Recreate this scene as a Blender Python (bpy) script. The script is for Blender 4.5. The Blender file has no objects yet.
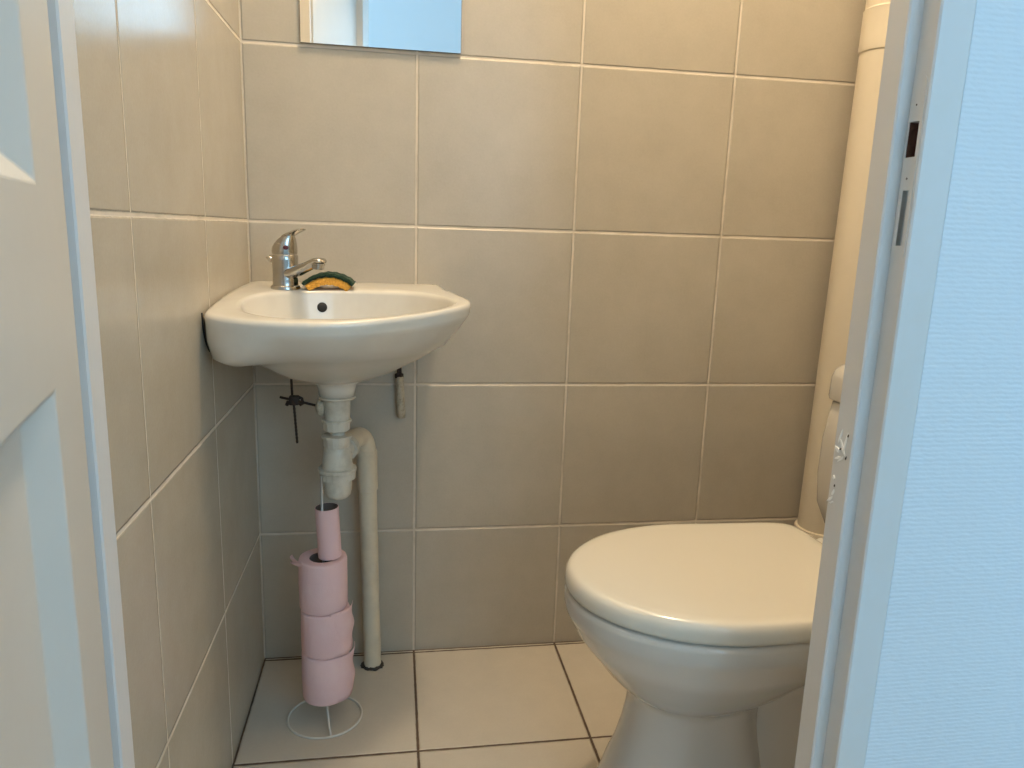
import bpy, bmesh, math, random
from mathutils import Vector, Matrix, Euler
from mathutils.bvhtree import BVHTree
random.seed(4)
PI = math.pi
C = bpy.context.scene.collection
sc = bpy.context.scene

# ------------------------------------------------------------------ helpers
def link(name, bm, mats, parent=None, smooth=True, auto=None, loc=None, rot=None):
    me = bpy.data.meshes.new(name)
    bmesh.ops.recalc_face_normals(bm, faces=bm.faces[:])
    if auto is not None:
        for e in bm.edges:
            if len(e.link_faces) == 2 and e.calc_face_angle(0) > math.radians(auto):
                e.smooth = False
    for f in bm.faces: f.smooth = smooth
    bm.to_mesh(me); bm.free()
    o = bpy.data.objects.new(name, me); C.objects.link(o)
    for m in (mats if isinstance(mats, (list, tuple)) else [mats]): me.materials.append(m)
    if parent is not None: o.parent = parent
    if loc is not None: o.location = loc
    if rot is not None: o.rotation_euler = rot
    return o

def tag(o, label, cat, group=None):
    o['label'] = label; o['category'] = cat
    if group: o['group'] = group
    return o

def thing(name, label, cat, loc=(0, 0, 0), group=None):
    o = bpy.data.objects.new(name, None); C.objects.link(o)
    o.location = loc; o.empty_display_size = .05
    return tag(o, label, cat, group)

def struct(name, bm, m, parent=None, **k):
    o = link(name, bm, m, parent, **k)
    if parent is None: o['kind'] = 'structure'
    return o

def box(bm, x0, x1, y0, y1, z0, z1, bev=0, seg=2):
    r = bmesh.ops.create_cube(bm, size=1)
    vs = r['verts']
    for v in vs:
        v.co = Vector(((x0+x1)/2+v.co.x*(x1-x0), (y0+y1)/2+v.co.y*(y1-y0), (z0+z1)/2+v.co.z*(z1-z0)))
    if bev:
        es = list({e for v in vs for e in v.link_edges})
        bmesh.ops.bevel(bm, geom=es, offset=bev, segments=seg, affect='EDGES', profile=.5)

def rings(bm, rs, cap0=True, cap1=True, closed=True, mat=0):
    """rs: list of equally long lists of points; lofts them."""
    vr = [[bm.verts.new(p) for p in r] for r in rs]
    n = len(rs[0]); fs = []
    for a, b in zip(vr[:-1], vr[1:]):
        for i in range(n if closed else n-1):
            j = (i+1) % n
            fs.append(bm.faces.new((a[i], a[j], b[j], b[i])))
    if cap0: fs.append(bm.faces.new(vr[0][::-1]))
    if cap1: fs.append(bm.faces.new(vr[-1]))
    for f in fs: f.material_index = mat
    return vr

def lathe(bm, prof, c=(0, 0, 0), n=40, M=None, cap0=True, cap1=True, mat=0, facet=None):
    rs = []
    for r, z in prof:
        ring = []
        for i in range(n):
            a = 2*PI*i/n
            p = Vector((r*math.cos(a), r*math.sin(a), z))
            if M is not None: p = M @ p
            ring.append(p + Vector(c))
        rs.append(ring)
    return rings(bm, rs, cap0, cap1, mat=mat)

def catmull(pts, k=8, closed=False):
    P = [Vector(p) for p in pts]; n = len(P); out = []
    rng = range(n if closed else n-1)
    for i in rng:
        if closed: a, b, c, d = P[i-1], P[i], P[(i+1) % n], P[(i+2) % n]
        else: a, b, c, d = P[max(i-1, 0)], P[i], P[i+1], P[min(i+2, n-1)]
        for j in range(k):
            t = j/k
            out.append(.5*((2*b)+(c-a)*t+(2*a-5*b+4*c-d)*t*t+(3*b-a-3*c+d)*t**3))
    if not closed: out.append(P[-1])
    return out

def tube(bm, path, r, n=12, cap=True, closed=False, mat=0):
    P = [Vector(p) for p in path]; m = len(P)
    rad = r if isinstance(r, (list, tuple)) else [r]*m
    T = []
    for i in range(m):
        a = P[i-1] if (i > 0 or closed) else P[i]
        b = P[(i+1) % m] if (i < m-1 or closed) else P[i]
        T.append((b-a).normalized())
    up = Vector((0, 0, 1)) if abs(T[0].z) < .9 else Vector((1, 0, 0))
    u = T[0].cross(up).normalized(); rs = []
    for i in range(m):
        if i: u = (u - T[i]*u.dot(T[i])).normalized()
        v = T[i].cross(u)
        rs.append([P[i]+rad[i]*(math.cos(2*PI*k/n)*u+math.sin(2*PI*k/n)*v) for k in range(n)])
    if closed: rs.append(rs[0][:])
    rings(bm, rs, cap and not closed, cap and not closed, mat=mat)
    if closed: bmesh.ops.remove_doubles(bm, verts=bm.verts[:], dist=1e-6)

def prism(bm, poly, z0, z1, mat=0):
    vr = rings(bm, [[Vector((x, y, z0)) for x, y in poly], [Vector((x, y, z1)) for x, y in poly]], mat=mat)
    return vr

# ------------------------------------------------------------------ materials
def mat(name, col, rough=.5, metal=0, coat=0, spec=.5, noise=None, bump=None, sss=0):
    """noise=(scale, colour2, amount); bump=(scale, strength, distance)"""
    m = bpy.data.materials.new(name); m.use_nodes = True
    nt = m.node_tree; b = nt.nodes['Principled BSDF']
    b.inputs['Base Color'].default_value = (*col, 1)
    b.inputs['Roughness'].default_value = rough
    b.inputs['Metallic'].default_value = metal
    b.inputs['Coat Weight'].default_value = coat
    b.inputs['Coat Roughness'].default_value = .06
    b.inputs['Specular IOR Level'].default_value = spec
    if sss:
        b.inputs['Subsurface Weight'].default_value = sss
        b.inputs['Subsurface Radius'].default_value = (.01, .006, .005)
    if noise or bump:
        tc = nt.nodes.new('ShaderNodeTexCoord')
    if noise:
        n = nt.nodes.new('ShaderNodeTexNoise'); n.inputs['Scale'].default_value = noise[0]
        n.inputs['Detail'].default_value = 6; n.inputs['Roughness'].default_value = .65
        nt.links.new(tc.outputs['Object'], n.inputs['Vector'])
        r = nt.nodes.new('ShaderNodeMapRange')
        r.inputs['From Min'].default_value = .45; r.inputs['From Max'].default_value = .75
        r.inputs['To Max'].default_value = noise[2]
        nt.links.new(n.outputs['Fac'], r.inputs['Value'])
        mx = nt.nodes.new('ShaderNodeMix'); mx.data_type = 'RGBA'
        mx.inputs['A'].default_value = (*col, 1); mx.inputs['B'].default_value = (*noise[1], 1)
        nt.links.new(r.outputs['Result'], mx.inputs['Factor'])
        nt.links.new(mx.outputs['Result'], b.inputs['Base Color'])
    if bump:
        n = nt.nodes.new('ShaderNodeTexNoise'); n.inputs['Scale'].default_value = bump[0]
        n.inputs['Detail'].default_value = 3
        nt.links.new(tc.outputs['Object'], n.inputs['Vector'])
        bp = nt.nodes.new('ShaderNodeBump'); bp.inputs['Strength'].default_value = bump[1]
        bp.inputs['Distance'].default_value = bump[2]
        nt.links.new(n.outputs['Fac'], bp.inputs['Height'])
        nt.links.new(bp.outputs['Normal'], b.inputs['Normal'])
    return m

def tile_mat(name, ax, offs, T, gw, tcol, tcol2, gcol, rough, extra=None, gdark=None):
    """square tiles; ax two axis letters; gw grout half-widths; extra: [(axis, value, halfwidth)] single joints"""
    m = bpy.data.materials.new(name); m.use_nodes = True
    nt = m.node_tree; N = nt.nodes; L = nt.links; b = N['Principled BSDF']
    geo = N.new('ShaderNodeNewGeometry'); sep = N.new('ShaderNodeSeparateXYZ')
    L.new(geo.outputs['Position'], sep.inputs['Vector'])
    def mth(op, a, bb=None):
        n = N.new('ShaderNodeMath'); n.operation = op
        for i, v in enumerate((a, bb)):
            if v is None: continue
            if isinstance(v, (int, float)): n.inputs[i].default_value = v
            else: L.new(v, n.inputs[i])
        return n.outputs[0]
    # slightly wavy joints
    nz = N.new('ShaderNodeTexNoise'); nz.inputs['Scale'].default_value = 60
    L.new(geo.outputs['Position'], nz.inputs['Vector'])
    wob = mth('MULTIPLY', mth('SUBTRACT', nz.outputs['Fac'], .5), .0016)
    ds = []
    for a, o, w in zip(ax, offs, gw):
        s = sep.outputs['XYZ'.index(a.upper())]
        q = mth('DIVIDE', mth('SUBTRACT', s, o), T)
        f = mth('FRACT', mth('ADD', q, .5))
        d = mth('MULTIPLY', mth('ABSOLUTE', mth('SUBTRACT', f, .5)), T)
        ds.append(mth('SUBTRACT', d, w))
    for a, v, w in (extra or []):
        s = sep.outputs['XYZ'.index(a.upper())]
        ds.append(mth('SUBTRACT', mth('ABSOLUTE', mth('SUBTRACT', s, v)), w))
    d = ds[0]
    for e in ds[1:]: d = mth('MINIMUM', d, e)
    d = mth('ADD', d, wob)
    mr = N.new('ShaderNodeMapRange'); mr.interpolation_type = 'SMOOTHSTEP'
    mr.inputs['From Min'].default_value = -.0004; mr.inputs['From Max'].default_value = .0006
    L.new(d, mr.inputs['Value'])
    # mottled tile colour
    n1 = N.new('ShaderNodeTexNoise'); n1.inputs['Scale'].default_value = 9; n1.inputs['Detail'].default_value = 8
    n1.inputs['Roughness'].default_value = .7
    L.new(geo.outputs['Position'], n1.inputs['Vector'])
    n2 = N.new('ShaderNodeTexNoise'); n2.inputs['Scale'].default_value = 260; n2.inputs['Detail'].default_value = 3
    L.new(geo.outputs['Position'], n2.inputs['Vector'])
    mr1 = N.new('ShaderNodeMapRange'); mr1.inputs['From Min'].default_value = .35; mr1.inputs['From Max'].default_value = .68
    L.new(mth('ADD', mth('MULTIPLY', n1.outputs['Fac'], .75), mth('MULTIPLY', n2.outputs['Fac'], .25)), mr1.inputs['Value'])
    mt = N.new('ShaderNodeMix'); mt.data_type = 'RGBA'
    mt.inputs['A'].default_value = (*tcol, 1); mt.inputs['B'].default_value = (*tcol2, 1)
    L.new(mr1.outputs['Result'], mt.inputs['Factor'])
    # grout, with dirtier stretches
    mg = N.new('ShaderNodeMix'); mg.data_type = 'RGBA'
    mg.inputs['A'].default_value = (*gcol, 1); mg.inputs['B'].default_value = (*(gdark or gcol), 1)
    n3 = N.new('ShaderNodeTexNoise'); n3.inputs['Scale'].default_value = 14; n3.inputs['Detail'].default_value = 4
    L.new(geo.outputs['Position'], n3.inputs['Vector'])
    mr3 = N.new('ShaderNodeMapRange'); mr3.inputs['From Min'].default_value = .5; mr3.inputs['From Max'].default_value = .7
    L.new(n3.outputs['Fac'], mr3.inputs['Value']); L.new(mr3.outputs['Result'], mg.inputs['Factor'])
    mc = N.new('ShaderNodeMix'); mc.data_type = 'RGBA'
    L.new(mr.outputs['Result'], mc.inputs['Factor'])
    L.new(mg.outputs['Result'], mc.inputs['A']); L.new(mt.outputs['Result'], mc.inputs['B'])
    L.new(mc.outputs['Result'], b.inputs['Base Color'])
    rr = N.new('ShaderNodeMapRange'); rr.inputs['To Min'].default_value = .85; rr.inputs['To Max'].default_value = rough
    L.new(mr.outputs['Result'], rr.inputs['Value']); L.new(rr.outputs['Result'], b.inputs['Roughness'])
    # relief: rounded tile edge + faint surface ripple
    mh = N.new('ShaderNodeMapRange'); mh.interpolation_type = 'SMOOTHSTEP'
    mh.inputs['From Min'].default_value = -.0008; mh.inputs['From Max'].default_value = .0022
    L.new(d, mh.inputs['Value'])
    h = mth('ADD', mth('MULTIPLY', mh.outputs['Result'], .0016),
            mth('ADD', mth('MULTIPLY', n2.outputs['Fac'], .00012), mth('MULTIPLY', n1.outputs['Fac'], .0006)))
    bp = N.new('ShaderNodeBump'); bp.inputs['Strength'].default_value = 1.0; bp.inputs['Distance'].default_value = 1
    L.new(h, bp.inputs['Height']); L.new(bp.outputs['Normal'], b.inputs['Normal'])
    return m

WT, WT2 = (.485, .435, .350), (.42, .373, .295)
G = (.66, .59, .49)
M_back = tile_mat('wall_tile_back', 'xz', (0, .2686), .2999, (.0019, .0019), WT, WT2, G, .30, gdark=(.50, .44, .35))
M_left = tile_mat('wall_tile_side', 'yz', (-.305, .2686), .2999, (.0011, .0022), WT, WT2, G, .24, gdark=(.52, .46, .37))
M_floor = tile_mat('floor_tile', 'xy', (0, -.309), .2999, (.0021, .0021), (.54, .49, .41), (.48, .435, .365), (.09, .06, .04), .3,
                   extra=[('y', 0, .003), ('x', -.3, .003)], gdark=(.14, .10, .07))
M_cer = mat('white_ceramic', (.57, .54, .49), .14, coat=.5, noise=(3, (.53, .50, .45), .6))
M_basin = mat('basin_ceramic', (.66, .63, .56), .20, coat=.35, noise=(12, (.56, .51, .42), .45))
M_lid = mat('seat_plastic', (.63, .60, .52), .16, coat=.4)
M_chrome = mat('chrome', (.50, .485, .46), .10, metal=1, noise=(60, (.38, .37, .35), .6), bump=(90, .08, .004))
M_steel = mat('dull_steel', (.50, .50, .48), .35, metal=1)
M_wire = mat('white_wire', (.62, .59, .53), .4)
M_plast = mat('white_trap_plastic', (.62, .575, .48), .38, noise=(38, (.30, .26, .19), .55))
M_pvc = mat('cream_pipe_paint', (.68, .59, .44), .42, noise=(14, (.40, .34, .25), .5), bump=(30, .2, .002))
M_pvc2 = mat('cream_soil_pipe', (.64, .57, .45), .40, noise=(5, (.58, .51, .40), .5), bump=(25, .1, .002))
M_pink = mat('pink_tissue', (.76, .52, .52), .95, spec=.15, noise=(22, (.79, .58, .57), .8), bump=(420, .5, .0012))
M_core = mat('pink_card', (.76, .52, .52), .8, spec=.2)
M_card = mat('shaded_card', (.16, .12, .10), .9)  # dark colour paints the shade inside roll cores and bare tube
M_green = mat('green_scourer', (.006, .028, .014), .95, noise=(300, (.015, .06, .028), .9), bump=(500, 1, .003))
M_sponge = mat('yellow_sponge', (.80, .40, .06), .9, noise=(260, (.55, .22, .02), .9), bump=(330, 1, .004))
M_rust = mat('rusty_metal', (.035, .022, .016), .65, metal=.3, noise=(200, (.12, .05, .02), .6), bump=(300, .5, .002))
M_black = mat('flat_black', (.012, .011, .010), .7)
M_dot = mat('red_dot', (.10, .008, .012), .3)
M_frame = mat('frame_paint', (.64, .635, .625), .38, noise=(9, (.60, .575, .52), .5), bump=(18, .15, .004))
M_door = mat('door_paint', (.60, .58, .53), .42, noise=(7, (.56, .54, .49), .5), bump=(22, .2, .003))
M_wood = mat('brown_mortise_wood', (.09, .03, .016), .7, noise=(120, (.16, .07, .04), .7), bump=(200, .6, .003))
M_chip = mat('paint_chip', (.92, .92, .90), .45)
M_chipd = mat('chipped_wood', (.05, .037, .028), .7)
M_caulk = mat('old_mastic', (.50, .44, .33), .8, noise=(120, (.16, .12, .08), .7), bump=(160, .8, .003))
M_white = mat('hall_white', (.85, .87, .88), .6)
M_ceil = mat('white_ceiling_paint', (.80, .78, .74), .7)
M_hfloor = mat('hall_floor_wood', (.50, .40, .30), .45, noise=(6, (.40, .30, .21), .7))
M_mirror = mat('mirror_silver', (.93, .95, .95), .01, metal=1)
M_medge = mat('mirror_edge', (.12, .13, .12), .2)

def wallpaper_mat():
    m = bpy.data.materials.new('ribbed_wallpaper'); m.use_nodes = True
    nt = m.node_tree; N = nt.nodes; L = nt.links; b = N['Principled BSDF']
    b.inputs['Base Color'].default_value = (.67, .72, .76, 1); b.inputs['Roughness'].default_value = .55
    tc = N.new('ShaderNodeTexCoord')
    mp = N.new('ShaderNodeMapping'); mp.inputs['Scale'].default_value = (110, 1, 250)
    L.new(tc.outputs['Object'], mp.inputs['Vector'])
    n = N.new('ShaderNodeTexNoise'); n.inputs['Scale'].default_value = 1; n.inputs['Detail'].default_value = 2
    L.new(mp.outputs['Vector'], n.inputs['Vector'])
    w = N.new('ShaderNodeTexWave'); w.bands_direction = 'Z'; w.inputs['Scale'].default_value = 72
    w.inputs['Distortion'].default_value = 2.2; w.inputs['Detail'].default_value = 2; w.inputs['Detail Scale'].default_value = 1.6
    L.new(tc.outputs['Object'], w.inputs['Vector'])
    mx = N.new('ShaderNodeMath'); mx.operation = 'MULTIPLY_ADD'; mx.inputs[1].default_value = .34
    L.new(w.outputs['Fac'], mx.inputs[0]); L.new(n.outputs['Fac'], mx.inputs[2])
    bp = N.new('ShaderNodeBump'); bp.inputs['Strength'].default_value = .42; bp.inputs['Distance'].default_value = .0012
    L.new(mx.outputs[0], bp.inputs['Height']); L.new(bp.outputs['Normal'], b.inputs['Normal'])
    return m
M_paper = wallpaper_mat()

def glass_mat():
    m = bpy.data.materials.new('window_glass'); m.use_nodes = True
    nt = m.node_tree; N = nt.nodes
    for x in list(N): N.remove(x)
    o = N.new('ShaderNodeOutputMaterial'); mx = N.new('ShaderNodeMixShader'); mx.inputs[0].default_value = .06
    t = N.new('ShaderNodeBsdfTransparent'); g = N.new('ShaderNodeBsdfGlossy'); g.inputs['Roughness'].default_value = .02
    nt.links.new(t.outputs[0], mx.inputs[1]); nt.links.new(g.outputs[0], mx.inputs[2]); nt.links.new(mx.outputs[0], o.inputs[0])
    return m
M_glass = glass_mat()

# ------------------------------------------------------------------ room shell
XL, XR, YF, YO, ZC = -.30, .93, -.80, -.849, 2.45
HX0, HX1, HY = -1.5, 2.1, -3.1          # hall
def bxs(name, m, *b, parent=None, smooth=False):
    bm = bmesh.new()
    for q in b: box(bm, *q)
    return struct(name, bm, m, parent, smooth=smooth)

bxs('floor', M_floor, (XL-.1, XR+.1, -.825, .1, -.08, 0))
bxs('floor_hall', M_hfloor, (HX0-.1, HX1+.1, HY-.1, -.825, -.08, -.002))
bxs('wall_back', M_back, (XL, XR, 0, .1, 0, ZC))
bxs('wall_left', M_left, (XL-.1, XL, YF, .1, 0, ZC))
bxs('wall_right', M_left, (XR, XR+.1, YF, .1, 0, ZC))
bxs('ceiling', M_ceil, (XL-.1, XR+.1, YF-.05, .1, ZC, ZC+.08))
bxs('ceiling_hall', M_white, (HX0-.1, HX1+.1, HY-.1, YO, ZC, ZC+.08))
# thin partition with the door opening
DT = 2.03
bxs('wall_front', M_paper, (.4105, HX1, YO+.0006, YF, 0, ZC), (HX0, -.3005, YO+.0006, YF, 0, ZC),
    (-.3005, .4105, YO+.0006, YF, DT+.045, ZC))
bxs('wall_hall_left', M_white, (HX0-.1, HX0, -2.2, YF, 0, ZC), (HX0-.1, HX0, HY, -3.0, 0, ZC), (HX0-.1, HX0, -3.0, -2.2, 0, 1.0), (HX0-.1, HX0, -3.0, -2.2, 2.2, ZC))
bm = bmesh.new()
for q in ((HX0-.08, HX0-.04, -3.0, -2.2, 1.0, 1.05), (HX0-.08, HX0-.04, -3.0, -2.2, 2.15, 2.2), (HX0-.08, HX0-.04, -3.0, -2.95, 1.0, 2.2), (HX0-.08, HX0-.04, -2.25, -2.2, 1.0, 2.2)): box(bm, *q, bev=.004)
win2 = struct('added_side_window', bm, M_white, smooth=False)  # unseen window, added to brighten the far hall wall in the mirror
bm = bmesh.new(); box(bm, HX0-.063, HX0-.058, -2.95, -2.25, 1.05, 2.15); struct('window_pane', bm, M_glass, win2, smooth=False)
bxs('wall_hall_right', M_white, (HX1, HX1+.1, HY, YF, 0, ZC))
# far hall wall with a wide low window
WX0, WX1, WZ0, WZ1 = .42, 1.9, .85, 2.2
bxs('wall_hall_far', M_white, (HX0-.1, WX0, HY-.15, HY, 0, ZC), (WX1, HX1+.1, HY-.15, HY, 0, ZC),
    (WX0, WX1, HY-.15, HY, 0, WZ0), (WX0, WX1, HY-.15, HY, WZ1, ZC))
bm = bmesh.new()
t = .05
for q in ((WX0, WX1, HY-.1, HY-.05, WZ0, WZ0+t), (WX0, WX1, HY-.1, HY-.05, WZ1-t, WZ1),
          (WX0, WX0+t, HY-.1, HY-.05, WZ0, WZ1), (WX1-t, WX1, HY-.1, HY-.05, WZ0, WZ1),
          (1.13, 1.19, HY-.1, HY-.05, WZ0, WZ1)): box(bm, *q, bev=.004)
win = struct('window_1', bm, M_white, smooth=False)
bm = bmesh.new(); box(bm, WX0+t, WX1-t, HY-.079, HY-.074, WZ0+t, WZ1-t); struct('window_pane', bm, M_glass, win, smooth=False)

# --- right jamb (rebated), split in height so that the mortises are real holes
def jamb(bm, poly_fn, breaks):
    for z0, z1, k in breaks: poly_fn(bm, z0, z1, k)
def right_poly(bm, z0, z1, k):
    base = [(.3695, -.8), (.368, -.8015), (.368, -.8265), (.3695, -.828), (.380, -.828)]
    if k == 'mort':  base += [(.380, -.8305), (.402, -.8305), (.402, -.8425), (.380, -.8425)]
    if k == 'slot':  base += [(.380, -.8335), (.3835, -.8335), (.3835, -.8410), (.380, -.8410)]
    base += [(.380, -.8475), (.3815, -.849), (.4095, -.849), (.411, -.8475), (.411, -.8)]
    vr = prism(bm, base, z0, z1)
    if k:
        for f in bm.faces:
            c = f.calc_center_median()
            if z0 < c.z < z1 and .3803 < c.x < .4025 and -.845 < c.y < -.829: f.material_index = 1 if k == 'mort' else 2
bm = bmesh.new()
jamb(bm, right_poly, [(0, .863, ''), (.863, .908, 'slot'), (.908, .9345, ''), (.9345, .9625, 'mort'), (.9625, DT, '')])
# dark inner ends of the mortises
trim_r = struct('trim_1', bm, [M_frame, M_wood, M_steel], smooth=False)
bm = bmesh.new()                                        # painted-over strike plate with a rounded head
for y0, y1, z0, z1 in ((-.8455, -.8305, .9625, .9905), (-.8305, -.8288, .853, .9905), (-.8463, -.8425, .9345, .9625),
                       (-.8455, -.8305, .908, .9345), (-.8455, -.8410, .863, .908), (-.8335, -.8305, .863, .908), (-.8455, -.8305, .853, .863)):
    box(bm, .3793, .3801, y0, y1, z0, z1)
M90 = Matrix.Rotation(-PI/2, 4, 'Y')
lathe(bm, [(.0083, 0), (.0083, .0009)], (.3801, -.8373, .9905), 24, M90)
struct('strike_plate', bm, M_frame, trim_r, smooth=False)
bm = bmesh.new(); lathe(bm, [(.0011, 0), (.0011, .0006)], (.3799, -.8365, .9175), 10, M90); lathe(bm, [(.0008, 0), (.0008, .0006)], (.3797, -.8365, .9755), 10, M90)
struct('screw', bm, M_chipd, trim_r)
# chipped paint on the inner face of the jamb
def chips(name, m, lst, parent):
    bm = bmesh.new()
    for y, z, ly, lz, rot in lst:
        n = 9; r0 = []; r1 = []
        for i in range(n):
            a = 2*PI*i/n; k = random.uniform(.55, 1.1)
            p = Vector((0, ly*1.5*k*math.cos(a), lz*1.35*k*math.sin(a))); p.rotate(Euler((rot, 0, 0)))
            r0.append(p+Vector((.3682, y, z))); r1.append(p*.8+Vector((.3674, y, z)))
        rings(bm, [r0, r1])
    return struct(name, bm, m, parent, smooth=False)
chips('paint_chip', M_chip, [(-.809, .690, .0012, .007, .3), (-.813, .681, .0015, .008, -.6), (-.806, .676, .003, .0022, .5), (-.808, .668, .004, .0014, -.5),
      (-.817, .684, .001, .009, .2), (-.813, .668, .001, .006, .9), (-.8045, .6265, .0042, .0015, -.7), (-.808, .634, .0012, .004, .6), (-.8065, .6235, .0028, .0009, -.5), (-.806, .648, .0012, .002, .3)], trim_r)
chips('bare_patch', M_chipd, [(-.820, .692, .0008, .0016, 0), (-.8205, .671, .0007, .0022, .2), (-.809, .641, .0007, .0016, 0), (-.811, .677, .0007, .0016, .8)], trim_r)
# --- left jamb and head
bm = bmesh.new()
prism(bm, [(-.2665, -.8), (-.265, -.8015), (-.265, -.8265), (-.2665, -.828), (-.276, -.828), (-.276, -.849), (-.3, -.849), (-.3, -.8)], 0, DT)
struct('trim_2', bm, M_frame, smooth=False)
bm = bmesh.new(); box(bm, -.3, .411, -.828, -.8, DT, DT+.045); box(bm, -.3, .411, -.849, -.828, DT+.012, DT+.045)
struct('trim_3', bm, M_frame, smooth=False)

# --- door leaf, opened outward
def door_leaf():
    th = math.radians(12.3)
    W, H, D, T0 = .615, 2.015, .0, .036
    root_loc = (-.262, -.852, .008)
    # local: u along leaf (from hinge), v = outward normal of the inner face, z
    panels = [(.082, .535, .883-.008, 1.90), (.082, .535, .14, .760-.008)]
    bw, bd = .018, .017
    bm = bmesh.new()
    us = [0, .082, .535, W]; zs = [0, .14, .752, .875, 1.90, H]
    def P(u, d, z): return Vector((u, d, z))
    for side, off in ((0, 0.0), (1, -T0)):
        sg = -1 if side == 0 else 1
        for i in range(3):
            for j in range(5):
                u0, u1, z0, z1 = us[i], us[i+1], zs[j], zs[j+1]
                if i == 1 and j in (1, 3):
                    o = [P(u0, off, z0), P(u1, off, z0), P(u1, off, z1), P(u0, off, z1)]
                    dd = off + sg*bd
                    q = [P(u0+bw, dd, z0+bw), P(u1-bw, dd, z0+bw), P(u1-bw, dd, z1-bw), P(u0+bw, dd, z1-bw)]
                    dd2 = off + sg*(bd-.004)
                    w2 = bw+.012
                    q1 = [P(u0+w2, dd, z0+w2), P(u1-w2, dd, z0+w2), P(u1-w2, dd, z1-w2), P(u0+w2, dd, z1-w2)]
                    vr = [[bm.verts.new(p) for p in r] for r in (o, q)]
                    for k in range(4):
                        l = (k+1) % 4
                        bm.faces.new((vr[0][k], vr[0][l], vr[1][l], vr[1][k]))
                    bm.faces.new(vr[1])
                else:
                    bm.faces.new([bm.verts.new(p) for p in (P(u0, off, z0), P(u1, off, z0), P(u1, off, z1), P(u0, off, z1))])
    for a, b in (((0, 0), (0, H)), ((0, H), (W, H)), ((W, H), (W, 0)), ((W, 0), (0, 0))):
        bm.faces.new([bm.verts.new(p) for p in (P(a[0], 0, a[1]), P(b[0], 0, b[1]), P(b[0], -T0, b[1]), P(a[0], -T0, a[1]))])
    bmesh.ops.remove_doubles(bm, verts=bm.verts[:], dist=1e-5)
    o = struct('door_1', bm, M_door, smooth=False)
    # local x -> (sin th, -cos th), local y -> (cos th, sin th)
    o.matrix_world = Matrix(((math.sin(th), math.cos(th), 0, root_loc[0]), (-math.cos(th), math.sin(th), 0, root_loc[1]), (0, 0, 1, root_loc[2]), (0, 0, 0, 1)))
    mod = o.modifiers.new('bevel', 'BEVEL'); mod.width = .0015; mod.segments = 2; mod.limit_method = 'ANGLE'
    # handle with plate on both faces, near the free edge
    for s, y in ((1, 0), (-1, -T0)):
        b = bmesh.new(); box(b, W-.075, W-.035, min(y, y+s*.003), max(y, y+s*.003), .93, 1.13, bev=.001)
        tube(b, [(W-.055, y, 1.06), (W-.055, y+s*.045, 1.06)], .008, 12)
        tube(b, catmull([(W-.055, y+s*.045, 1.06), (W-.10, y+s*.048, 1.06), (W-.165, y+s*.042, 1.055)], 5), .008, 12)
        link('door_handle', b, M_steel, o, auto=40)
door_leaf()

# ------------------------------------------------------------------ mirror
bm = bmesh.new(); box(bm, -.2005, .077, -.0065, -.0010, 1.1715, 1.62, bev=.0006, seg=1)
for f in bm.faces: f.material_index = 0 if (f.normal.y < -.9) else 1
mir = link('wall_mirror', bm, [M_mirror, M_medge], smooth=False)
for p in mir.data.polygons: p.material_index = 0 if p.normal.y < -.9 else 1
tag(mir, 'frameless rectangular mirror on the tiled wall above the basin', 'mirror')

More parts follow.
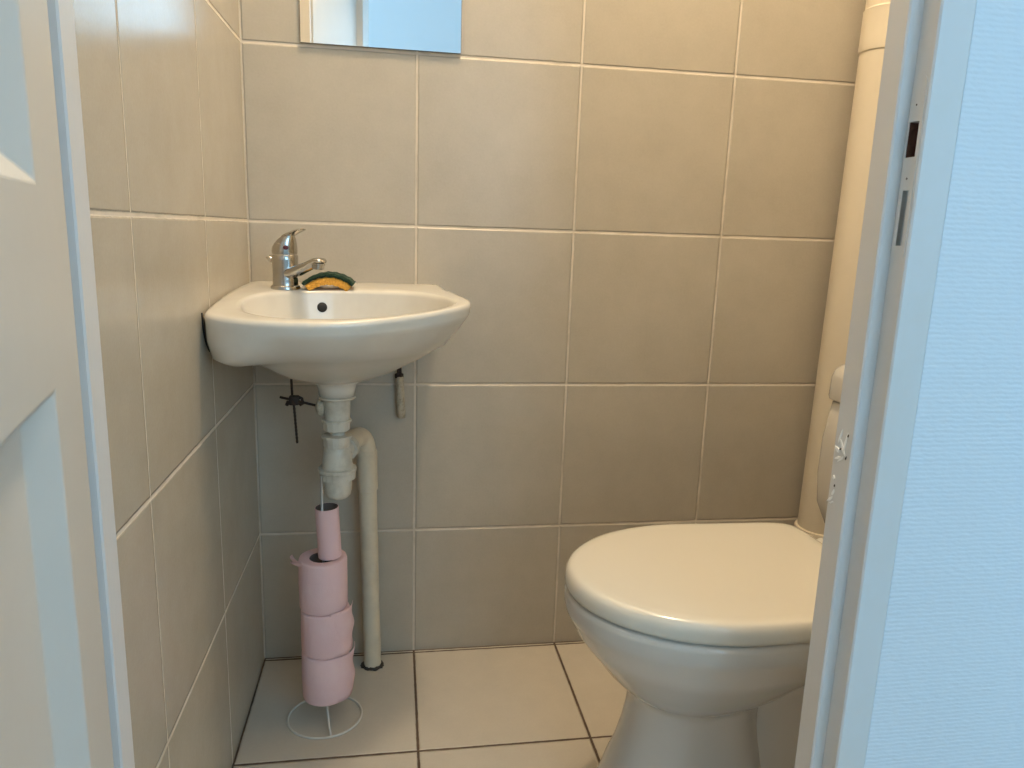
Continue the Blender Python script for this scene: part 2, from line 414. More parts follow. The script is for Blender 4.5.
# ------------------------------------------------------------------ basin
def poly_hit(poly, c, a):
    d = Vector((math.cos(a), math.sin(a))); best = None
    for i in range(len(poly)):
        p, q = poly[i], poly[(i+1) % len(poly)]
        e = q-p; den = d.x*e.y-d.y*e.x
        if abs(den) < 1e-12: continue
        w = p-c
        t = (w.x*e.y-w.y*e.x)/den; s = (w.x*d.y-w.y*d.x)/den
        if t > 0 and -1e-6 <= s <= 1+1e-6 and (best is None or t > best): best = t
    return c+d*best
def interp(tab, s):
    tab = sorted(tab)
    if s <= tab[0][0]: return tab[0][1]
    for (a, va), (b, vb) in zip(tab[:-1], tab[1:]):
        if s <= b:
            t = (s-a)/(b-a); return va+(vb-va)*t
    return tab[-1][1]
def rimz(y): return .760-.150*y*y
OUTC = Vector((-.134, -.185))
def basin():
    N = 200; ctr = Vector((-.12, -.24))
    curve = catmull([(-.2975, -.350, 0), (-.2905, -.369, 0), (-.268, -.390, 0), (-.23, -.406, 0), (-.179, -.415, 0), (-.116, -.412, 0), (-.059, -.392, 0), (.002, -.353, 0),
                     (.048, -.309, 0), (.077, -.262, 0), (.0775, -.222, 0), (.064, -.165, 0), (.051, -.10, 0), (.047, -.055, 0), (.046, -.0015, 0)], 6)
    out = [Vector((-.2975, -.0015))]+[Vector((-.2975, -.0015-.0345*k)) for k in range(1, 10)]+[p.xy for p in curve]
    inn = [p.xy for p in catmull([(-.256, -.31, 0), (-.258, -.255, 0), (-.238, -.202, 0), (-.191, -.163, 0), (-.113, -.148, 0), (-.031, -.152, 0), (.018, -.182, 0),
                                  (.049, -.235, 0), (.050, -.272, 0), (.026, -.315, 0), (-.032, -.362, 0), (-.075, -.379, 0), (-.118, -.387, 0), (-.192, -.384, 0), (-.237, -.355, 0)], 6, True)]
    angs = [2*PI*i/N for i in range(N)]
    for cn in ((-.2975, -.0015), (.046, -.0015)):
        a = math.atan2(cn[1]-ctr.y, cn[0]-ctr.x) % (2*PI); angs[min(range(N), key=lambda i: abs(angs[i]-a))] = a
    po = [poly_hit(out, ctr, a) for a in angs]; pi_ = [poly_hit(inn, ctr, a) for a in angs]
    right = [(1, 0), (.985, -.018), (.925, -.038), (.82, -.067), (.64, -.092), (.43, -.117), (.25, -.133), (.18, -.137)]
    left = [(1, 0), (.992, -.036), (.965, -.062), (.90, -.075), (.80, -.081), (.66, -.089), (.44, -.118), (.25, -.133), (.18, -.137)]
    R = []
    # inner bowl (from drain up)
    for s, dz in ((.07, -.108), (.15, -.106), (.4, -.099), (.6, -.086), (.78, -.066), (.9, -.041), (.965, -.016), (.99, -.004)):
        R.append([Vector((OUTC.x+(p.x-OUTC.x)*s, OUTC.y-.02*(1-s)+(p.y-OUTC.y)*s, rimz(p.y)*(s)+(1-s)*.757+dz)) for p in pi_])
    for t, dz in ((0, .0005), (.06, .0028), (.2, .0036), (.5, .0036), (.8, .0036), (.93, .0025), (.985, -.001)):
        ring = []
        for a, b in zip(pi_, po):
            q = a.lerp(b, t); ring.append(Vector((q.x, q.y, rimz(q.y)+dz)))
        R.append(ring)
    for s in (1, .997, .992, .985, .965, .925, .88, .82, .73, .64, .53, .43, .33, .25, .18):
        ring = []
        for p in po:
            # how much this direction belongs to the wall-hugging back/left flank
            wl = max(0, min(1, (-p.x-.19)/.09)); wb = max(0, min(1, (p.y+.13)/.10)); w = max(wl, wb)
            w = w*w*(3-2*w)
            dz = (1-w)*interp(right, s)+w*interp(left, s)
            if s > .99: dz = min(dz, -(1-s)*1.3-.003)
            z = .752+dz+(rimz(p.y)-.752)*max(0, (s-.75)/.25)
            q = OUTC+(p-OUTC)*s
            ring.append(Vector((q.x, q.y, z)))
        R.append(ring)
    for r, z in ((.0385, .613), (.034, .609), (.0305, .600), (.0288, .5885)):
        R.append([Vector((OUTC.x+r*(p-OUTC).normalized().x, OUTC.y+r*(p-OUTC).normalized().y, z)) for p in po])
    bm = bmesh.new(); rings(bm, R)
    bmesh.ops.recalc_face_normals(bm, faces=bm.faces[:])
    bvh = BVHTree.FromBMesh(bm)
    root = thing('washbasin', 'small white ceramic corner washbasin on the tiled wall under the mirror', 'basin', (OUTC.x, OUTC.y, .587))
    body = link('bowl', bm, M_basin, root); body.matrix_parent_inverse = Matrix.Translation(root.location).inverted()
    hit, nor, _, _ = bvh.ray_cast(Vector((-.158, -.26, .7315)), Vector((0, 1, 0)))
    q = nor.to_track_quat('Z', 'Y').to_matrix().to_4x4()
    b2 = bmesh.new(); lathe(b2, [(.0082, -.002), (.0082, .0006), (.0076, .0012), (.001, .0010)], hit, 24, q)
    o = link('overflow_shade', b2, M_black, root); o.matrix_parent_inverse = Matrix.Translation(root.location).inverted()  # solid black disc: shade of the overflow opening painted, no hole cut
    o['label'] = 'black round disc painted as the shade in the overflow hole'
    b3 = bmesh.new(); lathe(b3, [(.020, .651), (.022, .6555), (.018, .6565), (.010, .6545), (.004, .6575)], (OUTC.x, OUTC.y-.02, 0), 28)
    o = link('drain', b3, M_chrome, root, auto=40); o.matrix_parent_inverse = Matrix.Translation(root.location).inverted()
    b4 = bmesh.new(); tube(b4, catmull([(-.2988, -.355, .742), (-.2988, -.352, .72), (-.2986, -.343, .70), (-.2986, -.325, .684)], 5), .0010, 6)
    o = link('wall_seam', b4, M_black, root); o.matrix_parent_inverse = Matrix.Translation(root.location).inverted()  # thin black line where the basin meets the side wall
    o['label'] = 'dark seam against the side wall'
    return root
basin()

def child(name, bm, m, root, **k):
    o = link(name, bm, m, root, **k)
    o.matrix_parent_inverse = Matrix.Translation(root.location).inverted()
    return o

# ------------------------------------------------------------------ faucet
def faucet():
    bx, by, bz = -.2175, -.142, .7585
    root = thing('basin_faucet', 'chrome single lever mixer faucet on the back ledge of the washbasin', 'faucet', (bx, by, bz))
    d = Vector((.73, -.68, 0)).normalized(); n = Vector((-d.y, d.x, 0)); B = Vector((bx, by, 0))
    bm = bmesh.new(); lathe(bm, [(.0195, bz), (.0208, bz+.001), (.0208, bz+.005), (.0195, bz+.0075), (.018, bz+.008)], (bx, by, 0), 40)
    child('base_ring', bm, M_chrome, root, auto=45)
    bm = bmesh.new(); lathe(bm, [(.0182, bz+.007), (.0175, bz+.02), (.0176, bz+.036), (.0185, bz+.050), (.0187, bz+.058), (.0178, bz+.0595)], (bx, by, 0), 40)
    child('body', bm, M_chrome, root, auto=45)
    # spout: elliptical sections along a gentle rise
    bm = bmesh.new(); rs = []
    for s, z, w, h in ((.004, .785, .0125, .0105), (.02, .7895, .0120, .0095), (.036, .7965, .0112, .0080), (.052, .803, .0108, .0070), (.062, .8085, .0105, .0058), (.070, .812, .0103, .0052), (.077, .8125, .0092, .0045), (.0800, .812, .005, .0025)):
        c = B+d*s+Vector((0, 0, z)); dirn = (d+Vector((0, 0, .42))).normalized(); u = n; v = dirn.cross(u)
        rs.append([c+u*(w*math.copysign(abs(math.cos(a))**.8, math.cos(a)))+v*(h*math.copysign(abs(math.sin(a))**.8, math.sin(a))) for a in [2*PI*k/28 for k in range(28)]])
    rings(bm, rs); child('spout', bm, M_chrome, root, auto=60)
    bm = bmesh.new(); q = Matrix.Rotation(.12, 4, Vector((n.x, n.y, 0)))
    lathe(bm, [(.0072, -.0095), (.0085, -.009), (.0085, -.003), (.0092, -.0025), (.0092, .001)], B+d*.0705+Vector((0, 0, .8075)), 28, q)
    child('aerator', bm, M_chrome, root, auto=40)['sub'] = 'spout'
    # lever head + blade
    bm = bmesh.new(); rs = []
    for z, r, sh in ((.0605, .0176, 0), (.066, .0180, 0), (.073, .0174, .0006), (.080, .0155, .0025), (.086, .0130, .005), (.091, .0098, .008), (.0945, .006, .0105)):
        rs.append([B+d*sh+Vector((0, 0, bz+z))+d*(r*math.cos(a))+n*(r*math.sin(a))+Vector((0, 0, .10*r*math.cos(a)*(z-.06)/.03)) for a in [2*PI*k/36 for k in range(36)]])
    rings(bm, rs)
    rs = []
    for s, z, w, h in ((-.002, .0850, .0085, .004), (.006, .0905, .0098, .0045), (.014, .0945, .0100, .0038), (.023, .0980, .0094, .0029), (.031, .1010, .0088, .0022), (.037, .1030, .0080, .0018), (.0395, .1036, .0055, .0012)):
        c = B+d*s+Vector((0, 0, bz+z)); v = Vector((0, 0, 1))-d*.25
        rs.append([c+n*(w*math.cos(a))+v*(h*math.sin(a)) for a in [2*PI*k/24 for k in range(24)]])
    rings(bm, rs); lev = child('lever', bm, M_chrome, root, auto=60)
    dd = (d*.45+Vector((-.25, -1, 0)).normalized()*.55).normalized()
    p = B+dd*.0178+Vector((0, 0, bz+.0725)); q = dd.to_track_quat('Z', 'Y').to_matrix().to_4x4()
    bm = bmesh.new(); lathe(bm, [(.0038, -.002), (.0038, .0016), (.0030, .0022)], p, 20, q)
    o = child('temperature_dot', bm, M_dot, root); o['sub'] = 'lever'; o['label'] = 'dark red dot on the lever head'
    bm = bmesh.new()
    tube(bm, [(bx-.012, by+.010, bz+.036), (bx-.0215, by+.014, bz+.050), (bx-.0255, by+.015, bz+.0555)], [.003, .0038, .0042], 14)
    child('lift_knob', bm, M_chrome, root)
    S = 1.14
    piv = Vector((bx, by, bz))
    for o in list(root.children):
        for v in o.data.vertices:
            q = v.co-piv; v.co = piv+Vector((q.x*S, q.y*S, q.z*.95))
faucet()

# ------------------------------------------------------------------ sponge bent over on the ledge
def sponge():
    cx, cy = -.1485, -.1240; z0 = rimz(cy)+.0055
    root = thing('scouring_sponge', 'arched yellow sponge with green scouring side beside the faucet', 'sponge', (cx, cy, z0))
    def arc(r0, r1, half, wy, nn=26, sx=1.0):
        bm = bmesh.new(); R = .053; rs = []
        zc = z0 - R*math.cos(half)
        for i in range(nn+1):
            a = -half+2*half*i/nn
            jit = .0006*math.sin(i*1.7)
            ring = []
            for (r, y) in ((r0, -1), (r0, 1), ((r0+r1)/2, 1.04), (r1, .96), (r1, -.96), ((r0+r1)/2, -1.04)):
                ring.append(Vector((cx+(R+r+jit)*math.sin(a)*sx, cy+y*wy/2+.006*math.sin(a), zc+(R+r+jit)*math.cos(a))))
            rs.append(ring)
        rings(bm, rs); return bm
    h = math.radians(46)
    child('sponge_foam', arc(-.0085, .0032, h*.90, .052), M_sponge, root, auto=50)
    child('scouring_pad', arc(.0034, .0098, h*.93, .053), M_green, root, auto=50)
sponge()

# ------------------------------------------------------------------ bottle trap under the basin
def hexring(bm, c, r, z0, z1, n=12):
    lathe(bm, [(r*.93, z0), (r, z0+.0015), (r, z1-.0015), (r*.93, z1)], c, n)
def trap():
    c = (OUTC.x, OUTC.y, 0)
    root = thing('sink_trap', 'white plastic bottle trap hanging under the washbasin', 'drain trap', (OUTC.x, OUTC.y, .405))
    bm = bmesh.new(); lathe(bm, [(.0285, .5835), (.0305, .585), (.0305, .5875), (.0285, .5885)], c, 40)
    child('flange', bm, M_plast, root, auto=40)
    bm = bmesh.new(); lathe(bm, [(.0215, .584), (.0215, .57), (.0205, .548)], c, 36); child('tailpiece', bm, M_plast, root, auto=40)
    bm = bmesh.new(); lathe(bm, [(.0125, .53), (.0125, .515)], c, 28); child('neck', bm, M_plast, root)
    for z0, z1, r in ((.5285, .549, .0232), (.500, .5215, .0238)):
        bm = bmesh.new(); lathe(bm, [(r*.88, z0), (r, z0+.002), (r, z1-.006), (r*1.15, z1-.005), (r*1.15, z1-.001), (r*.9, z1)], c, 14)
        child('compression_nut', bm, M_plast, root, smooth=False)
    bm = bmesh.new(); lathe(bm, [(.0205, .503), (.0238, .4985), (.0252, .488), (.0275, .468), (.0285, .456)], c, 40); child('trap_body', bm, M_plast, root, auto=40)
    bm = bmesh.new(); lathe(bm, [(.028, .4435), (.0325, .445), (.0330, .456), (.0345, .458), (.0345, .4635), (.029, .465)], c, 18); child('cup_nut', bm, M_plast, root, smooth=False)
    bm = bmesh.new(); lathe(bm, [(.0125, .404), (.0185, .4065), (.0232, .412), (.0248, .421), (.0262, .4445)], c, 40); child('trap_cup', bm, M_plast, root, auto=50)
    bm = bmesh.new(); tube(bm, [(OUTC.x+.006, OUTC.y+.016, .484), (OUTC.x+.014, OUTC.y+.052, .486)], .0165, 28)
    tube(bm, [(OUTC.x+.0105, OUTC.y+.034, .485), (OUTC.x+.0135, OUTC.y+.048, .4858)], .0212, 14)
    child('outlet_nut', bm, M_plast, root, auto=30)
    bm = bmesh.new()                                     # old sealant lump beside the tailpiece
    lathe(bm, [(.001, .553), (.006, .556), (.0085, .566), (.0075, .577), (.004, .5825), (.001, .5835)], (OUTC.x-.027, OUTC.y, 0), 12)
    for v in bm.verts: v.co += Vector((random.uniform(-1, 1), random.uniform(-1, 1), random.uniform(-1, 1)))*.0009
    child('sealant_lump', bm, M_caulk, root)
    for o in list(root.children):
        if o.name.split('.')[0] in ('trap_body', 'cup_nut', 'trap_cup', 'compression_nut'):
            for v in o.data.vertices:
                v.co.x = OUTC.x-.0015+(v.co.x-OUTC.x)*.93; v.co.y = OUTC.y+(v.co.y-OUTC.y)*.93
                if v.co.z < .44: v.co.z = .4445-(.4445-v.co.z)*.88

trap()

# waste pipe down the wall
def wastepipe():
    root = thing('waste_pipe', 'thin cream painted waste pipe running down the wall into the floor tile', 'pipe', (-.083, -.047, 0))
    ax = lambda z: (-.083-.009*(z/.46), -.047, z)
    bm = bmesh.new()
    cv = catmull([(-.121, -.131, .4840), (-.117, -.110, .4845), (-.1115, -.082, .4845), (-.104, -.060, .481), (-.0965, -.0495, .470), (-.0925, -.047, .454), (-.0922, -.047, .44)], 6)
    tube(bm, cv, .0182, 28); child('elbow', bm, M_pvc, root, auto=60)
    bm = bmesh.new()
    lathe(bm, [(.0168, 0), (.0168, .38), (.0182, .3805)], (0, 0, 0), 30)
    for v in bm.verts: p = ax(v.co.z); v.co.x += p[0]; v.co.y += p[1]
    child('pipe', bm, M_pvc, root, auto=40)
    bm = bmesh.new(); lathe(bm, [(.0172, .373), (.0192, .3745), (.0194, .452), (.0180, .4535)], (0, 0, 0), 30)
    for v in bm.verts: p = ax(v.co.z); v.co.x += p[0]; v.co.y += p[1]
    child('socket', bm, M_pvc, root, auto=40)
    bm = bmesh.new(); rs = []
    n = 28
    r0 = [Vector((-.083+.0235*random.uniform(.88, 1.12)*math.cos(2*PI*k/n), -.047+.0205*random.uniform(.85, 1.12)*math.sin(2*PI*k/n), .0006)) for k in range(n)]
    r1 = [Vector((-.083+.0168*math.cos(2*PI*k/n), -.047+.0168*math.sin(2*PI*k/n), .0035+random.uniform(0, .003))) for k in range(n)]
    rings(bm, [r0, r1]); o = child('floor_joint', bm, M_chipd, root); o['label'] = 'dark broken gap in the tile round the pipe foot'
wastepipe()

# pop-up linkage rods
def linkage():
    root = thing('drain_linkage', 'dark rusty rods clipped in a cross under the washbasin', 'linkage', (-.209, -.16, .50))
    bm = bmesh.new(); tube(bm, [(-.2125, -.150, .634), (-.2105, -.153, .580)], .0021, 8)
    rp = [(-.2085+.0045*t, -.154-.001*t, .574-.076*t) for t in [k/24 for k in range(25)]]
    tube(bm, rp, [.0024 if k % 2 else .0018 for k in range(25)], 8)
    o = child('vertical_rod', bm, M_rust, root)
    bm = bmesh.new(); tube(bm, [(-.2300, -.158, .5795), (-.205, -.160, .574), (-.1560, -.172, .5645)], .0022, 8); child('horizontal_rod', bm, M_rust, root)
    bm = bmesh.new(); box(bm, -.2150, -.1985, -.164, -.152, .5660, .5820, bev=.002)
    tube(bm, [(-.201, -.158, .580), (-.194, -.159, .577), (-.1925, -.159, .569), (-.198, -.159, .566)], .0028, 8)
    tube(bm, [(-.2185, -.163, .5665), (-.2165, -.158, .572)], .003, 8)
    child('clip', bm, M_rust, root, auto=40)
linkage()

# cut-off bracket stub on the wall
def stub():
    root = thing('wall_bracket', 'whitish crusted bracket stub with a dark bolt under the right side of the washbasin', 'bracket', (-.03, -.012, .50))
    bm = bmesh.new(); rs = []
    for z, w, t in ((.503, .004, .006), (.506, .0078, .010), (.515, .0090, .012), (.535, .0085, .012), (.555, .0080, .012), (.575, .0080, .012), (.586, .0075, .011), (.588, .005, .008)):
        cx = -.0265-.004*(z-.503)/.085
        rs.append([Vector((cx+w*math.cos(a)*random.uniform(.9, 1.06), -.0008-t+t*math.sin(a)*random.uniform(.93, 1.0), z)) for a in [2*PI*k/16 for k in range(16)]])
    rings(bm, rs); child('crusted_stub', bm, M_caulk, root)
    bm = bmesh.new(); lathe(bm, [(.0078, .583), (.0082, .585), (.0082, .592), (.0045, .593), (.0045, .606)], (-.031, -.013, 0), 6); child('bolt', bm, M_rust, root, smooth=False)
stub()

# ------------------------------------------------------------------ toilet roll stand + rolls
SX, SY = -.1605, -.2035
def stand():
    root = thing('toilet_roll_stand', 'white wire toilet roll stand with a round base ring on the floor', 'stand', (SX, SY, 0))
    bm = bmesh.new(); tube(bm, [(SX-.002+.0645*math.cos(2*PI*k/64), SY+.003+.0600*math.sin(2*PI*k/64), .0022) for k in range(64)], .0020, 10, closed=True)
    child('base_ring', bm, M_wire, root)
    bm = bmesh.new(); tube(bm, catmull([(SX+.013, SY-.0545, .0035), (SX+.009, SY-.040, .012), (SX+.003, SY-.012, .032), (SX, SY, .042)], 5), .0020, 8)
    tube(bm, catmull([(SX, SY+.063, .0035), (SX, SY+.040, .012), (SX, SY+.012, .032), (SX, SY, .042)], 5), .0020, 8)
    child('foot_rod', bm, M_wire, root)
    bm = bmesh.new(); tube(bm, [(SX, SY, .034), (SX+.001, SY, .25), (SX+.0005, SY-.004, .456)], .0023, 12)
    child('pole', bm, M_steel, root)['label'] = 'grey metal pole'
    bm = bmesh.new(); lathe(bm, [(.001, .0445), (.020, .0455), (.020, .0475), (.001, .0480)], (SX, SY, 0), 24); child('support_disc', bm, M_wire, root)
stand()

def roll(z0, z1, cx, r, label, tails):
    root = thing('toilet_roll', label, 'toilet roll', (cx, SY, z0), 'toilet rolls threaded on the wire stand')
    bm = bmesh.new(); n = 72
    prof = [(.0225, z0+.001), (r-.004, z0), (r-.001, z0+.0015), (r, z0+.005), (r+.0004, (z0+z1)/2), (r, z1-.004), (r-.001, z1-.0012), (r-.004, z1), (.0225, z1-.0015)]
    rs = []
    for rr, z in prof:
        rs.append([Vector((cx+(rr*(1+(.006*math.sin(3*a+z*40)+.004*math.sin(7*a+z*90) if rr > .03 else 0)))*math.cos(a), SY+(rr*(1+(.006*math.sin(3*a+z*40) if rr > .03 else 0)))*math.sin(a), z)) for a in [2*PI*k/n for k in range(n)]])
    vr = rings(bm, rs, False, False)
    for i in range(n):
        j = (i+1) % n; bm.faces.new((vr[-1][i], vr[-1][j], vr[0][j], vr[0][i]))
    child('paper', bm, M_pink, root, auto=50)
    bm = bmesh.new(); vr = rings(bm, [[Vector((cx+q*math.cos(2*PI*k/32), SY+q*math.sin(2*PI*k/32), z)) for k in range(32)] for q, z in ((.0224, z0+.001), (.0224, z1-.002), (.0212, z1-.002), (.0212, z0+.001))], False, False)
    for i in range(32):
        j = (i+1) % 32; bm.faces.new((vr[-1][i], vr[-1][j], vr[0][j], vr[0][i]))
    child('card_core', bm, M_card, root, auto=40)
    for a0, a1, lift, zt, zb in tails:
        bm = bmesh.new(); m = 14; k2 = 10; g = []
        for i in range(m+1):
            t = i/m; a = a0+(a1-a0)*t; rr = r-.0012+.002*min(1, 3*t)+lift*t*t
            row = []
            for j in range(k2+1):
                s = j/k2; z = zb+(zt-zb)*s
                rw = rr+(.0022*t)*math.sin(9*s+3*t+z0*50)
                z += .0035*t*math.sin(5*s+a*3)
                row.append(Vector((cx+rw*math.cos(a), SY+rw*math.sin(a), z)))
            g.append(row)
        vs = [[bm.verts.new(p) for p in row] for row in g]
        for i in range(m):
            for j in range(k2): bm.faces.new((vs[i][j], vs[i+1][j], vs[i+1][j+1], vs[i][j+1]))
        o = child('loose_sheet', bm, M_pink, root)
        md = o.modifiers.new('thick', 'SOLIDIFY'); md.thickness = .0006
R_ = math.radians
roll(.0490, .1378, -.1590, .0408, 'bottom pink toilet roll on the wire stand, its torn sheet hanging at the side', [(R_(-70), R_(22), .009, .137, .052)])
roll(.1382, .2190, -.1585, .0412, 'middle pink toilet roll between two others on the stand', [(R_(-75), R_(14), .006, .2225, .141)])
roll(.2194, .3110, -.1605, .0405, 'top pink toilet roll below the bare pink cardboard tube', [(R_(215), R_(176), .012, .3108, .3015)])
bm = bmesh.new()
vr = rings(bm, [[Vector((q*math.cos(2*PI*k/40), q*math.sin(2*PI*k/40), z)) for k in range(40)] for q, z in ((.0196, 0), (.0196, .0885), (.0186, .0885), (.0186, 0))], False, False)
for i in range(40):
    j = (i+1) % 40; bm.faces.new((vr[-1][i], vr[-1][j], vr[0][j], vr[0][i]))
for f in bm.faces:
    c = f.calc_center_median(); f.material_index = 1 if math.hypot(c.x, c.y) < .0190 and c.z < .088 else 0  # tube's inner face gets the painted-in shade
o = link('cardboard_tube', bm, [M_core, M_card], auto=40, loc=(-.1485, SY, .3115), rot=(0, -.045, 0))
tag(o, 'bare pink cardboard tube standing on top of the toilet rolls', 'cardboard tube')

# ------------------------------------------------------------------ toilet
def toilet():
    cy = -.512
    root = thing('toilet', 'white ceramic toilet with closed lid against the right wall', 'toilet', (.45, cy, 0))
    def oval(x0, x1, w, z, n=96, xm=None, pw=2.0, pb=None):
        """front tip x0, back x1, half width w; widest at xm"""
        if xm is None: xm = (x0+x1)/2
        out = []
        for k in range(n):
            a = 2*PI*k/n; c, s = math.cos(a), math.sin(a)
            if c < 0:
                p = pw; x = xm-(xm-x0)*abs(c)**(2/p); y = w*math.copysign(abs(s)**(2/p), s)
            else:
                p = pb or pw; x = xm+(x1-xm)*abs(c)**(2/p); y = w*math.copysign(abs(s)**(2/p), s)
            out.append(Vector((x, cy+y, z)))
        return out
    def lidout(s, z, dx=0):
        hw = .1605; xm = .395
        half = [(xm-(xm-.1915)*math.cos(a), hw*math.sin(a)) for a in [PI/2*k/20 for k in range(21)]]
        half += [(p.x, p.y) for p in catmull([(.43, hw*.998, 0), (.50, hw*.98, 0), (.560, hw*.965, 0), (.590, hw*.925, 0), (.603, hw*.83, 0), (.609, hw*.6, 0), (.611, hw*.3, 0), (.611, 0, 0)], 4)]
        r = [Vector((x, cy-y, z)) for x, y in half]+[Vector((x, cy+y, z)) for x, y in half[-2:0:-1]]
        c = Vector((.40, cy, z))
        return [c+(p-c)*s for p in r]
    bm = bmesh.new()
    rings(bm, [lidout(.93, .3905), lidout(.985, .3905), lidout(.998, .392), lidout(1.0, .396), lidout(.999, .403), lidout(.992, .4090), lidout(.978, .4132), lidout(.960, .4158), lidout(.93, .4172), lidout(.88, .4178),
               lidout(.6, .4170), lidout(.25, .4165), lidout(.03, .4165)])
    child('lid', bm, M_lid, root, auto=70)
    bm = bmesh.new(); rings(bm, [lidout(.88, .386), lidout(.955, .386), lidout(.962, .388), lidout(.955, .3905), lidout(.88, .3905)])
    child('seat', bm, M_lid, root)
    # ceramic body
    bm = bmesh.new(); rs = []
    for x0, x1, w, z, xm, pb in ((.24, .62, .13, .3870, .39, 2.6), (.200, .640, .155, .3870, .385, 2.3), (.1935, .644, .159, .3845, .385, 2.3), (.192, .644, .160, .378, .385, 2.3), (.1925, .642, .1595, .366, .385, 2.3), (.1945, .636, .1575, .356, .385, 2.6), (.1985, .626, .154, .350, .385, 2.5), (.208, .606, .150, .330, .385, 2.4),
                             (.220, .582, .141, .312, .385, 2.2), (.236, .556, .129, .293, .383, 2.1), (.251, .533, .116, .273, .381, 2), (.266, .512, .101, .257, .38, 2), (.279, .496, .088, .245, .378, 2), (.290, .484, .078, .236, .376, 2)):
        rs.append(oval(x0, x1, w, z, xm=xm, pb=pb))
    for x0, x1, w, z in ((.293, .480, .0745, .229), (.2925, .479, .0735, .215), (.290, .481, .0735, .195), (.285, .486, .0745, .17), (.277, .493, .078, .14), (.265, .502, .084, .11), (.254, .511, .091, .075), (.245, .52, .098, .04), (.241, .525, .103, .012), (.241, .525, .103, 0)):
        rs.append(oval(x0, x1, w, z, pw=2.3))
    rings(bm, rs)
    child('bowl', bm, M_cer, root, auto=60)
    bm = bmesh.new(); rs = []          # rear trapway leg and shelf under the tank
    for x0, x1, w, z in ((.40, .70, .085, 0), (.40, .70, .082, .02), (.41, .69, .062, .07), (.415, .69, .054, .16), (.43, .70, .056, .24), (.47, .73, .075, .285), (.52, .80, .11, .325), (.58, .84, .125, .34), (.63, .86, .135, .356), (.64, .865, .135, .368), (.65, .85, .12, .3715)):
        rs.append(oval(x0, x1, w, z, pw=3))
    rings(bm, rs); child('rear_leg', bm, M_cer, root, auto=60)
    def rrect(x0, x1, w, z, r, n=8):
        pts = []
        for cx, cyy, a0 in ((x1-r, w-r, 0), (x0+r, w-r, PI/2), (x0+r, -w+r, PI), (x1-r, -w+r, 3*PI/2)):
            for k in range(n+1):
                a = a0+PI/2*k/n; pts.append(Vector((cx+r*math.cos(a), cy+cyy+r*math.sin(a), z)))
        return pts
    bm = bmesh.new()
    rings(bm, [rrect(.72, .90, .12, .372, .04), rrect(.700, .912, .150, .375, .045), rrect(.680, .918, .170, .386, .045), rrect(.664, .922, .184, .408, .035), rrect(.656, .925, .1915, .440, .026), rrect(.653, .926, .193, .49, .024),
               rrect(.653, .926, .191, .55, .024), rrect(.657, .926, .184, .612, .028), rrect(.66, .924, .18, .6145, .028)])
    child('tank', bm, M_cer, root, auto=60)
    bm = bmesh.new()
    rings(bm, [rrect(.656, .927, .184, .6165, .028), rrect(.652, .928, .1885, .6175, .03), rrect(.651, .928, .1895, .622, .03), rrect(.652, .928, .1885, .652, .03), rrect(.655, .927, .1855, .665, .03), rrect(.662, .922, .178, .673, .03), rrect(.68, .90, .16, .677, .03)])
    child('tank_lid', bm, M_cer, root, auto=60)
    bm = bmesh.new(); lathe(bm, [(.024, .676), (.026, .678), (.026, .682), (.022, .684), (.021, .681), (.002, .681)], (.79, cy, 0), 32)
    child('flush_button', bm, M_chrome, root, auto=30)['sub'] = 'tank_lid'
    for s in (-1, 1):
        bm = bmesh.new(); tube(bm, [(.618, cy+s*.075-.016, .402), (.618, cy+s*.075+.016, .402)], .010, 16); tube(bm, [(.618, cy+s*.075, .384), (.618, cy+s*.075, .402)], .008, 12)
        child('hinge', bm, M_lid, root, auto=40)['sub'] = 'lid'
toilet()

# ------------------------------------------------------------------ soil pipe in the corner
def soilpipe():
    root = thing('soil_pipe', 'thick cream soil pipe rising behind the toilet in the right corner', 'pipe', (.849, -.068, 0))
    ax = lambda z: Vector((.848+.0150*z, -.068, 0))
    def piece(name, prof):
        bm = bmesh.new(); lathe(bm, prof, (0, 0, 0), 48)
        for v in bm.verts: v.co += ax(v.co.z)
        return child(name, bm, M_pvc2, root, auto=40)
    piece('pipe', [(.050, .01), (.050, 2.44)])
    piece('socket', [(.0535, 0), (.0535, .262), (.0560, .264), (.0560, .272), (.0545, .276), (.0500, .277)])
    piece('coupling', [(.0502, 1.2105), (.0520, 1.212), (.0528, 1.2205), (.0522, 1.229), (.0522, 1.280), (.0528, 1.284), (.0502, 1.287)])
soilpipe()

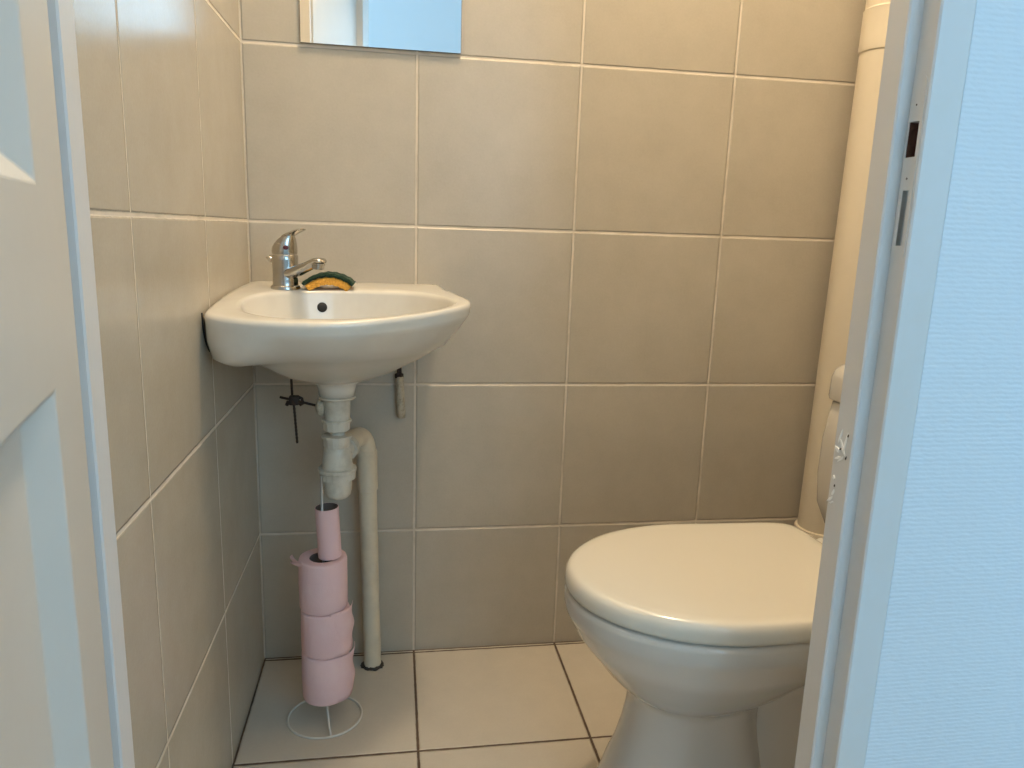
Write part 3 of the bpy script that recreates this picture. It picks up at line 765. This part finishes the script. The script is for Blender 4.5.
# sub-parts hang under the part they belong to
for o in list(bpy.data.objects):
    if 'sub' in o.keys():
        root = o.parent; part = next(c for c in root.children if c.name.split('.')[0] == o['sub'])
        o.parent = part; o.matrix_parent_inverse = Matrix.Identity(4); del o['sub']

# ------------------------------------------------------------------ lights
def area(name, loc, rot, sx, sy, power, col):
    l = bpy.data.lights.new(name, 'AREA'); l.shape = 'RECTANGLE'; l.size = sx; l.size_y = sy; l.energy = power; l.color = col
    o = bpy.data.objects.new(name, l); C.objects.link(o); o.location = loc; o.rotation_euler = rot
    return o
# warm bulb under the toilet ceiling
l = bpy.data.lights.new('ceiling_bulb', 'POINT'); l.energy = 44; l.color = (1, .79, .54); l.shadow_soft_size = .05
o = bpy.data.objects.new('ceiling_bulb', l); C.objects.link(o); o.location = (.22, -.46, 2.36)
# daylight through the hall window
area('window_daylight', ((WX0+WX1)/2, HY-.2, (WZ0+WZ1)/2), (PI/2, 0, 0), WX1-WX0, WZ1-WZ0, 34, (.42, .70, .93))
area('added_side_light', (HX0-.2, -2.6, 1.6), (PI/2, 0, -PI/2), .8, 1.2, 42, (.42, .72, .97))  # added light behind the extra window, lifts the far wall for the mirror
w = bpy.data.worlds.new('world'); sc.world = w; w.use_nodes = True
w.node_tree.nodes['Background'].inputs[0].default_value = (.55, .78, 1, 1)
w.node_tree.nodes['Background'].inputs[1].default_value = .8

# ------------------------------------------------------------------ camera
cam = bpy.data.cameras.new('camera'); co = bpy.data.objects.new('camera', cam); C.objects.link(co)
cam.sensor_width = 36; cam.lens = 737.85/1024*36; cam.clip_start = .01
co.location = (-.0389, -1.4116, .8639); co.rotation_euler = Euler((1.3674, -.0324, -.1539), 'XYZ')
sc.camera = co
sc.view_settings.view_transform = 'Standard'; sc.view_settings.look = 'None'
sc.view_settings.exposure = 0; sc.view_settings.gamma = 1; sc.view_settings.use_curve_mapping = False
sc.cycles.use_denoising = True
sc.cycles.max_bounces = 10; sc.cycles.diffuse_bounces = 6; sc.cycles.glossy_bounces = 5
sc.cycles.sample_clamp_indirect = 6
